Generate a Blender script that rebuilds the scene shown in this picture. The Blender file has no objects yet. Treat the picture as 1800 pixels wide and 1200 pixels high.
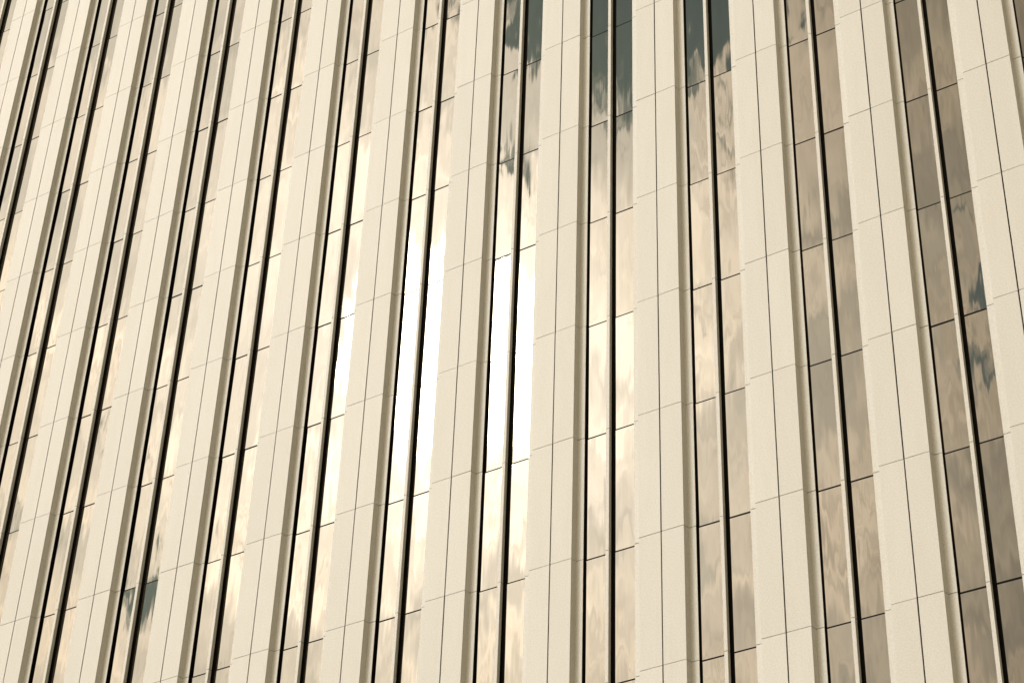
import bpy, bmesh, math, random
from mathutils import Matrix, Vector
random.seed(7)
S = bpy.context.scene
COL = S.collection
R = math.radians

# ------------------------------------------------------------------ camera
FPX, W0, H0 = 3659.18, 1800.0, 1200.0
CAM = Vector((20.004, -35.729, -31.584))
rot = Matrix(((0.83887285, 0.30122469, 0.45338288),
              (0.54344078, -0.51098796, -0.66600557),
              (0.03105587, 0.80508073, -0.59235171)))
cd = bpy.data.cameras.new('camera')
cam = bpy.data.objects.new('camera', cd)
COL.objects.link(cam)
cam.matrix_world = Matrix.Translation(CAM) @ rot.to_4x4()
cd.sensor_width = 36.0
cd.lens = 36.0 * FPX / W0
cd.clip_start = 0.5
cd.clip_end = 5000
S.camera = cam
S.view_settings.view_transform = 'Standard'
S.view_settings.look = 'None'
S.view_settings.exposure = -0.55
S.view_settings.gamma = 1.0

# ------------------------------------------------------------------ sun and sky
SUN_AZ, SUN_EL = -36.3, 35.8          # azimuth from the facade's outward normal (-Y), negative = to the left (-X)
def direction(az, el):
    az, el = R(az), R(el)
    return Vector((math.sin(az)*math.cos(el), -math.cos(az)*math.cos(el), math.sin(el)))
SD = direction(SUN_AZ, SUN_EL)
sl = bpy.data.lights.new('sun', 'SUN')
sl.energy = 0.6
sl.angle = R(6.0)
sl.color = (1.0, 0.94, 0.83)
so = bpy.data.objects.new('sun', sl)
COL.objects.link(so)
so.rotation_euler = SD.to_track_quat('Z', 'Y').to_euler()
so.location = SD * 200

def N(nt, t, **kw):
    n = nt.nodes.new(t)
    for k, v in kw.items(): setattr(n, k, v)
    return n
def math_(nt, op, a, b=None, c=None, clamp=False):
    n = N(nt, 'ShaderNodeMath', operation=op); n.use_clamp = clamp
    for i, v in enumerate((a, b, c)):
        if v is None: continue
        if isinstance(v, (int, float)): n.inputs[i].default_value = v
        else: nt.links.new(v, n.inputs[i])
    return n.outputs[0]
def vmath(nt, op, a, b=None, out=0):
    n = N(nt, 'ShaderNodeVectorMath', operation=op)
    for i, v in enumerate((a, b)):
        if v is None: continue
        if isinstance(v, (tuple, Vector)): n.inputs[i].default_value = v
        else: nt.links.new(v, n.inputs[i])
    return n.outputs[out]
def noise(nt, vec, scale, detail=4, rough=.55, dist=0, out='Fac', w=None, dim='3D'):
    n = N(nt, 'ShaderNodeTexNoise'); n.noise_dimensions = '4D' if w is not None else dim
    nt.links.new(vec, n.inputs['Vector'])
    n.inputs['Scale'].default_value = scale; n.inputs['Detail'].default_value = detail
    n.inputs['Roughness'].default_value = rough; n.inputs['Distortion'].default_value = dist
    if w is not None: nt.links.new(w, n.inputs['W'])
    return n.outputs[out]
def ramp(nt, fac, lo, hi, a=0.0, b=1.0):
    n = N(nt, 'ShaderNodeMapRange', interpolation_type='SMOOTHSTEP')
    nt.links.new(fac, n.inputs[0])
    for i, v in enumerate((lo, hi, a, b)): n.inputs[i+1].default_value = v
    return n.outputs[0]
def mixc(nt, fac, a, b, blend='MIX'):
    n = N(nt, 'ShaderNodeMix', data_type='RGBA', blend_type=blend)
    if isinstance(fac, (int, float)): n.inputs[0].default_value = fac
    else: nt.links.new(fac, n.inputs[0])
    for s, v in ((6, a), (7, b)):
        if isinstance(v, tuple): n.inputs[s].default_value = (*v, 1) if len(v) == 3 else v
        else: nt.links.new(v, n.inputs[s])
    return n.outputs[2]

wd = bpy.data.worlds.new('World'); S.world = wd; wd.use_nodes = True
nt = wd.node_tree; nt.nodes.clear()
wo = N(nt, 'ShaderNodeOutputWorld'); bg = N(nt, 'ShaderNodeBackground')
nt.links.new(bg.outputs[0], wo.inputs[0]); bg.inputs[1].default_value = 0.15
sky = N(nt, 'ShaderNodeTexSky', sky_type='NISHITA'); sky.sun_disc = False
sky.sun_elevation = R(SUN_EL); sky.sun_rotation = math.atan2(SD.x, SD.y)
tc = N(nt, 'ShaderNodeTexCoord').outputs['Generated']
dirn = vmath(nt, 'NORMALIZE', tc)
sep = N(nt, 'ShaderNodeSeparateXYZ'); nt.links.new(dirn, sep.inputs[0])
zz = math_(nt, 'MAXIMUM', sep.outputs[2], 0.06)
cmb = N(nt, 'ShaderNodeCombineXYZ')
nt.links.new(math_(nt, 'DIVIDE', sep.outputs[0], zz), cmb.inputs[0])
nt.links.new(math_(nt, 'DIVIDE', sep.outputs[1], zz), cmb.inputs[1])
deck = cmb.outputs[0]                                  # the cloud deck seen in perspective
n1 = noise(nt, deck, 5.0, 8, .55, .6)
n2 = noise(nt, vmath(nt, 'ADD', deck, (3.1, 7.7, 0)), 14.0, 7, .6, .8)
n3 = noise(nt, vmath(nt, 'ADD', deck, (9.3, 1.7, 0)), 34, 5, .6, 1.2)
# angle to the sun
dt = vmath(nt, 'DOT_PRODUCT', dirn, tuple(SD), out=1)
ang = math_(nt, 'ARCCOSINE', math_(nt, 'MINIMUM', dt, 1.0))
ang = math_(nt, 'ADD', ang, math_(nt, 'MULTIPLY', math_(nt, 'SUBTRACT', n2, .5), .05))
def gauss(width):
    q = math_(nt, 'DIVIDE', ang, R(width))
    return math_(nt, 'EXPONENT', math_(nt, 'MULTIPLY', math_(nt, 'MULTIPLY', q, q), -1))
body = math_(nt, 'ADD', math_(nt, 'MULTIPLY', gauss(32), 1.3), 0.6)
body = math_(nt, 'ADD', body, math_(nt, 'MULTIPLY', gauss(13), 1.3))
left = vmath(nt, 'DOT_PRODUCT', dirn, (-1, 0, 0), out=1)
body = math_(nt, 'MULTIPLY', body, ramp(nt, left, -.1, .75, 3.0, 26))
body = math_(nt, 'MULTIPLY', body, ramp(nt, left, .66, .92, 1, .22))
body = math_(nt, 'ADD', body, ramp(nt, left, -.05, -.8, 0, 5.0))
body = math_(nt, 'ADD', body, math_(nt, 'MULTIPLY', ramp(nt, vmath(nt, 'DISTANCE', dirn, tuple(direction(-12, 66)), out=1), .12, .30, 1, 0), 34))  # unseen bright patch high in the sky, added to light fronts and flanges
for az, el, r0, r1, amp in ((16, 40, .10, .42, 20), (-22, 6, .10, .30, 24)):     # unseen bright sky patches, added to light the pier flanges
    body = math_(nt, 'ADD', body, math_(nt, 'MULTIPLY', ramp(nt, vmath(nt, 'DISTANCE', dirn, tuple(direction(az, el)), out=1), r0, r1, 1, 0), amp))
tex = math_(nt, 'MULTIPLY', ramp(nt, n1, .34, .66, .74, 1.14), ramp(nt, n2, .3, .7, .88, 1.08))
tex = math_(nt, 'MULTIPLY', tex, ramp(nt, n3, .3, .7, .93, 1.06))
vein = noise(nt, vmath(nt, 'ADD', deck, (4.2, 5.9, 0)), 7.0, 5, .6, 1.6)
vein = ramp(nt, math_(nt, 'ABSOLUTE', math_(nt, 'SUBTRACT', vein, .5)), 0, .045, 1, 0)
vein = math_(nt, 'MULTIPLY', vein, ramp(nt, n1, .46, .6))
tex = math_(nt, 'MULTIPLY', tex, math_(nt, 'SUBTRACT', 1.0, math_(nt, 'MULTIPLY', vein, .36)))
body = math_(nt, 'MULTIPLY', body, tex)
glow = math_(nt, 'ADD', math_(nt, 'MULTIPLY', gauss(4.6), 17.0), math_(nt, 'MULTIPLY', gauss(8.5), 19.0))
glow = math_(nt, 'MULTIPLY', glow, ramp(nt, n1, .3, .7, .7, 1.25))
total = math_(nt, 'ADD', body, glow)
warm = mixc(nt, ramp(nt, n1, .36, .62), (0.86, 0.80, 0.69), (1.0, 0.865, 0.71))
warm = mixc(nt, math_(nt, 'MULTIPLY', gauss(9), 1.0), warm, (1.0, .945, .88))
warm = mixc(nt, 1.0, warm, mixc(nt, ramp(nt, left, -.5, .45), (1.0, .86, .50), (1.0, 1.0, 1.0)), 'MULTIPLY')
sc = N(nt, 'ShaderNodeVectorMath', operation='SCALE')
nt.links.new(warm, sc.inputs[0]); nt.links.new(total, sc.inputs['Scale'])
cloud = sc.outputs[0]
# gaps in the cloud where the sky itself shows
holes = [(-30.6, 45.4, 3.5, 1.15), (-27.2, 45.8, 2.3, 1.05), (-33.8, 41.5, .9, .85), (-38.3, 45.8, .8, .6),
         (-20.4, 39.6, .9, .66), (-19.0, 39.2, .8, .64), (-18.4, 36.6, .7, .60), (-19.7, 35.4, .8, .62), (-17.6, 35.0, .8, .60),
         (-45.3, 28.6, 1.1, .85), (-48.6, 29.6, .9, .6), (-47.2, 32.8, .9, .62), (-42, 26.5, 1.0, .6), (60, 40, 16, 1), (150, 30, 20, 1)]
hole = None
for az, el, r, amp in holes:
    d = vmath(nt, 'DISTANCE', dirn, tuple(direction(az, el)), out=1)
    h = ramp(nt, d, 0.0, R(r)*1.9, amp, 0.0)
    hole = h if hole is None else math_(nt, 'MAXIMUM', hole, h)
hn = math_(nt, 'ADD', hole, math_(nt, 'MULTIPLY', math_(nt, 'SUBTRACT', n2, .5), 2.0))
hn = math_(nt, 'ADD', hn, math_(nt, 'MULTIPLY', math_(nt, 'SUBTRACT', n1, .5), 1.0))
hn = math_(nt, 'ADD', hn, math_(nt, 'MULTIPLY', math_(nt, 'SUBTRACT', n3, .5), 1.0))
hm = ramp(nt, hn, .38, .80)
skyc = mixc(nt, 1.0, sky.outputs[0], (.62, .82, .76), 'MULTIPLY')
nt.links.new(mixc(nt, hm, cloud, skyc), bg.inputs[0])

# ------------------------------------------------------------------ materials
PITCH, FLOOR = 3.0, 3.4014
def mat(name):
    m = bpy.data.materials.new(name); m.use_nodes = True
    t = m.node_tree; b = t.nodes['Principled BSDF']
    return m, t, b
def panel_index(t, pos):
    s = N(t, 'ShaderNodeSeparateXYZ'); t.links.new(pos, s.inputs[0])
    c = N(t, 'ShaderNodeCombineXYZ')
    t.links.new(math_(t, 'FLOOR', math_(t, 'DIVIDE', s.outputs[0], PITCH/2)), c.inputs[0])
    t.links.new(math_(t, 'FLOOR', math_(t, 'DIVIDE', s.outputs[2], FLOOR)), c.inputs[2])
    wn = N(t, 'ShaderNodeTexWhiteNoise', noise_dimensions='3D'); t.links.new(c.outputs[0], wn.inputs[0])
    return wn
mp, t, b = mat('cream_cladding')
pos = N(t, 'ShaderNodeNewGeometry').outputs['Position']
wn = panel_index(t, pos)
base = mixc(t, wn.outputs[0], (.645, .65, .64), (.685, .69, .68))
streak = noise(t, vmath(t, 'MULTIPLY', pos, (2.2, 2.2, .35)), 1.3, 5, .6)
base = mixc(t, ramp(t, streak, .35, .7, 0, .35), base, (.615, .61, .57))
grain = noise(t, pos, 26, 3, .7)
base = mixc(t, 1.0, base, mixc(t, ramp(t, grain, .25, .75), (.89, .89, .89), (1.06, 1.06, 1.06)), 'MULTIPLY')
t.links.new(base, b.inputs['Base Color'])
b.inputs['Roughness'].default_value = .48
b.inputs['Specular IOR Level'].default_value = .55
bp = N(t, 'ShaderNodeBump'); bp.inputs['Strength'].default_value = .15; bp.inputs['Distance'].default_value = .004
t.links.new(noise(t, pos, 1.6, 3, .5), bp.inputs['Height']); t.links.new(bp.outputs[0], b.inputs['Normal'])

mb, t, b = mat('black_gasket_and_reflection')
pos = N(t, 'ShaderNodeNewGeometry').outputs['Position']
t.links.new(mixc(t, noise(t, pos, 9, 3), (.002, .002, .002), (.006, .005, .004)), b.inputs['Base Color'])
b.inputs['Roughness'].default_value = .6; b.inputs['Specular IOR Level'].default_value = .08

mg, t, b = mat('bronze_mirror_glass')
geo = N(t, 'ShaderNodeNewGeometry'); pos = geo.outputs['Position']
wn = panel_index(t, pos)
w = math_(t, 'MULTIPLY', wn.outputs[0], 40)
c1 = noise(t, vmath(t, 'MULTIPLY', pos, (2.4, 1, .8)), 1.0, 1.5, .5, .45, 'Color', w)
c2 = noise(t, vmath(t, 'MULTIPLY', pos, (10, 1, .6)), 1.0, 2, .5, 0, 'Color', w)
d1 = vmath(t, 'MULTIPLY', vmath(t, 'SUBTRACT', c1, (.5, .5, .5)), (.022, 0, .036))
d2 = vmath(t, 'MULTIPLY', vmath(t, 'SUBTRACT', c2, (.5, .5, .5)), (.006, 0, .020))
nn = vmath(t, 'NORMALIZE', vmath(t, 'ADD', geo.outputs['Normal'], vmath(t, 'ADD', d1, d2)))
t.links.new(nn, b.inputs['Normal'])
t.links.new(mixc(t, wn.outputs[0], (.136, .124, .103), (.150, .137, .114)), b.inputs['Base Color'])
b.inputs['Metallic'].default_value = 1.0
b.inputs['Roughness'].default_value = .03

mr, t, b = mat('roof_and_side_render')
pos = N(t, 'ShaderNodeNewGeometry').outputs['Position']
t.links.new(mixc(t, noise(t, pos, .8, 6), (.50, .47, .40), (.60, .57, .49)), b.inputs['Base Color'])
b.inputs['Roughness'].default_value = .8
mgr, t, b = mat('stone_paving')
pos = N(t, 'ShaderNodeNewGeometry').outputs['Position']
bk = N(t, 'ShaderNodeTexBrick'); t.links.new(pos, bk.inputs['Vector'])
bk.inputs['Scale'].default_value = 1.2; bk.inputs['Color1'].default_value = (.30, .265, .19, 1)
bk.inputs['Color2'].default_value = (.26, .23, .165, 1); bk.inputs['Mortar'].default_value = (.12, .11, .10, 1)
bk.inputs['Mortar Size'].default_value = .008
t.links.new(mixc(t, noise(t, pos, .3, 6), bk.outputs[0], (.22, .21, .18)), b.inputs['Base Color'])
b.inputs['Roughness'].default_value = .85

# ------------------------------------------------------------------ mesh helpers
def extrude(bm, poly, z0, z1, mi=0):
    """closed plan polygon (x, y) extruded from z0 to z1"""
    lo = [bm.verts.new((x, y, z0)) for x, y in poly]
    hi = [bm.verts.new((x, y, z1)) for x, y in poly]
    n = len(poly); fs = []
    for i in range(n):
        fs.append(bm.faces.new((lo[i], lo[(i+1) % n], hi[(i+1) % n], hi[i])))
    fs.append(bm.faces.new(lo[::-1])); fs.append(bm.faces.new(hi))
    for f in fs: f.material_index = mi
def rect(x0, x1, y0, y1): return [(x0, y0), (x1, y0), (x1, y1), (x0, y1)]
def mesh(name, bm, mats):
    bmesh.ops.recalc_face_normals(bm, faces=bm.faces)
    me = bpy.data.meshes.new(name); bm.to_mesh(me); bm.free()
    for m in mats: me.materials.append(m)
    return me
def link(name, me, parent=None, loc=(0, 0, 0)):
    o = bpy.data.objects.new(name, me); COL.objects.link(o); o.parent = parent; o.location = loc
    return o

# ------------------------------------------------------------------ one bay in plan (x from the pier's centre joint, y = depth behind the pier face)
J, JV = .0076, .0165                 # half width of horizontal / vertical open joints
GY = .262                           # plane of the glass
HALF = [(JV, 0.), (.586, 0.), (.5905, .0015), (.592, .006), (.607, .181), (.806, .181), (.806, .193), (.585, .193), (.571, .030), (JV, .030)]
def half(side, dx=0): return [(side*x + dx, y) for x, y in HALF]
CAP = [(1.456, .108), (1.459, .105), (1.543, .105), (1.546, .108), (1.546, .213), (1.456, .213)]
def gasket_and_reflection_plan(dx=0):
    return [rect(.640+dx, .8045+dx, .195, .30), rect(1.460+dx, 1.5455+dx, .2145, .30), rect(1.546+dx, 1.626+dx, GY-.004, .30),  # last strip: the mullion's dark reflection in the glass, put in as black
            rect(2.1955+dx, 2.36+dx, .195, .30)]
def window_frame(bm, dx, z, mi):
    for p in gasket_and_reflection_plan(dx): extrude(bm, p, z, z+FLOOR, mi)
    extrude(bm, rect(1.464+dx, 1.538+dx, .14, .2135), z, z+FLOOR, mi)
    for a, c in ((.8055, 1.459), (1.627, 2.1945)):
        extrude(bm, rect(a+dx, c+dx, GY-.003, .30), z, z+.018, mi)
        extrude(bm, rect(a+dx, c+dx, GY-.003, .30), z+FLOOR-.018, z+FLOOR, mi)
def glass_panes(bm, dx, z, mi):
    for a, c in ((.807, 1.457), (1.629, 2.193)):
        extrude(bm, rect(a+dx, c+dx, GY, GY+.024), z+.020, z+FLOOR-.020, mi)
def mullion_cap(bm, dx, z, mi): extrude(bm, [(x+dx, y) for x, y in CAP], z+J, z+FLOOR-J, mi)

# ------------------------------------------------------------------ what the photograph shows largest
Rt = rot.transposed()
def project(x, y, z):
    c = Rt @ (Vector((x, y, z)) - CAM)
    return (FPX*c.x/-c.z + W0/2, H0/2 - FPX*c.y/-c.z)
def seen_area(x0, x1, z0, z1, y=0.1, n=8):
    hit = 0
    for i in range(n):
        for j in range(n):
            u, v = project(x0+(x1-x0)*(i+.5)/n, y, z0+(z1-z0)*(j+.5)/n)
            hit += 0 <= u <= W0 and 0 <= v <= H0
    if not hit: return 0
    p = [project(x, y, z) for x, z in ((x0, z0), (x1, z0), (x1, z1), (x0, z1))]
    a = abs(sum(p[i][0]*p[(i+1) % 4][1] - p[(i+1) % 4][0]*p[i][1] for i in range(4)))/2
    return a*hit/n/n

I0, I1 = -14, 7                     # piers built
J0, J1 = -9, 13                     # storeys built: storey j runs from j*FLOOR to (j+1)*FLOOR
GROUND = J0*FLOOR - 2.6
cells = [(i, j) for i in range(I0, I1) for j in range(J0, J1)]
win = sorted(((seen_area(i*PITCH+.8, i*PITCH+2.2, j*FLOOR, (j+1)*FLOOR), i, j) for i, j in cells), reverse=True)
win_on = {(i, j) for a, i, j in win[:100] if a > 0}
halves = [(i, s, j) for i in range(I0, I1+1) for s in (-1, 1) for j in range(J0, J1)]
pan = sorted(((seen_area(*sorted((i*PITCH, i*PITCH+s*.8)), j*FLOOR, (j+1)*FLOOR), i, s, j) for i, s, j in halves), reverse=True)
pan_on = {(i, s, j) for a, i, s, j in pan[:100] if a > 0}

# ------------------------------------------------------------------ setting
bm = bmesh.new()
vs = [bm.verts.new((x, y, 0)) for x, y in ((-1500, -1500), (1500, -1500), (1500, 1500), (-1500, 1500))]
bm.faces.new(vs)
g = link('ground', mesh('ground', bm, [mgr]), loc=(0, 0, GROUND)); g['kind'] = 'structure'

# ------------------------------------------------------------------ the tower
XL, XR = I0*PITCH - 1.5, I1*PITCH + 1.5
ZT = J1*FLOOR
tower = bpy.data.objects.new('office_tower', None); COL.objects.link(tower)
tower.location = ((XL+XR)/2, 0, GROUND)
tower['label'] = 'tall office tower with cream ribbed piers and bronze mirror glass reflecting clouds'
tower['category'] = 'building'
bpy.context.view_layer.update()
O = tower.location
def part(name, me, x=0., y=0., z=0., parent=tower):
    base = O if parent is tower else parent['_at']
    o = link(name, me, parent, (x-base[0], y-base[1], z-base[2]))
    return o
def at(o, x, y, z): o['_at'] = (x, y, z)

# body, plinth and parapet
bm = bmesh.new()
extrude(bm, rect(XL, XR, .32, 34), GROUND, ZT)
part('wall', mesh('wall', bm, [mr]))
bm = bmesh.new(); extrude(bm, rect(XL-.05, XR+.05, -.06, .318), GROUND, J0*FLOOR-.012)
part('plinth', mesh('plinth', bm, [mp]))
bm = bmesh.new(); extrude(bm, rect(XL-.05, XR+.05, -.06, 34.05), ZT+.012, ZT+1.4)
part('parapet', mesh('parapet', bm, [mp]))

# piers: the dark core behind the open joints carries the cladding
pm = {}
for s in (-1, 1):
    bm = bmesh.new(); extrude(bm, half(s), J, FLOOR-J); pm[s] = mesh('cladding_panel', bm, [mp])
for i in range(I0, I1+1):
    bm = bmesh.new()
    extrude(bm, rect(-.566, .566, .075, .316), J0*FLOOR, ZT, 1)
    for s in (-1, 1):
        extrude(bm, rect(*sorted((s*.568, s*.638)), .196, .316), J0*FLOOR, ZT, 1)
        for j in range(J0, J1):
            if (i, s, j) not in pan_on: extrude(bm, half(s), j*FLOOR+J, (j+1)*FLOOR-J, 0)
    p = part('pier', mesh('pier', bm, [mp, mb]), i*PITCH); at(p, i*PITCH, 0, 0)
    for s in (-1, 1):
        for j in range(J0, J1):
            if (i, s, j) in pan_on:
                q = part('cladding_panel', pm[s], i*PITCH + random.uniform(-.0012, .0012), random.uniform(-.002, .002), j*FLOOR, p)
                q.rotation_euler = (random.gauss(0, .0004), 0, random.gauss(0, .001))
    del p['_at']

# windows: black frame > two panes of mirror glass, cream mullion
bm = bmesh.new(); window_frame(bm, 0, 0, 0); fm = mesh('window', bm, [mb])
bm = bmesh.new(); mullion_cap(bm, 0, 0, 0); cm = mesh('mullion', bm, [mp])
bm = bmesh.new(); glass_panes(bm, -1.5, -FLOOR/2, 0); gm = mesh('glass', bm, [mg])
rest = bmesh.new()
for i, j in cells:
    if (i, j) in win_on:
        w_ = part('window', fm, i*PITCH, 0, j*FLOOR); at(w_, i*PITCH, 0, j*FLOOR)
        gl = part('glass', gm, i*PITCH+1.5, 0, j*FLOOR+FLOOR/2, w_)
        gl.rotation_euler = (random.gauss(0, .0026), 0, random.gauss(0, .003))
        part('mullion', cm, i*PITCH, 0, j*FLOOR, w_)
        del w_['_at']
    else:
        window_frame(rest, i*PITCH, j*FLOOR, 0); glass_panes(rest, i*PITCH, j*FLOOR, 1); mullion_cap(rest, i*PITCH, j*FLOOR, 2)
rw = part('window', mesh('windows_beyond', rest, [mb, mg, mp])); rw['kind'] = 'stuff'
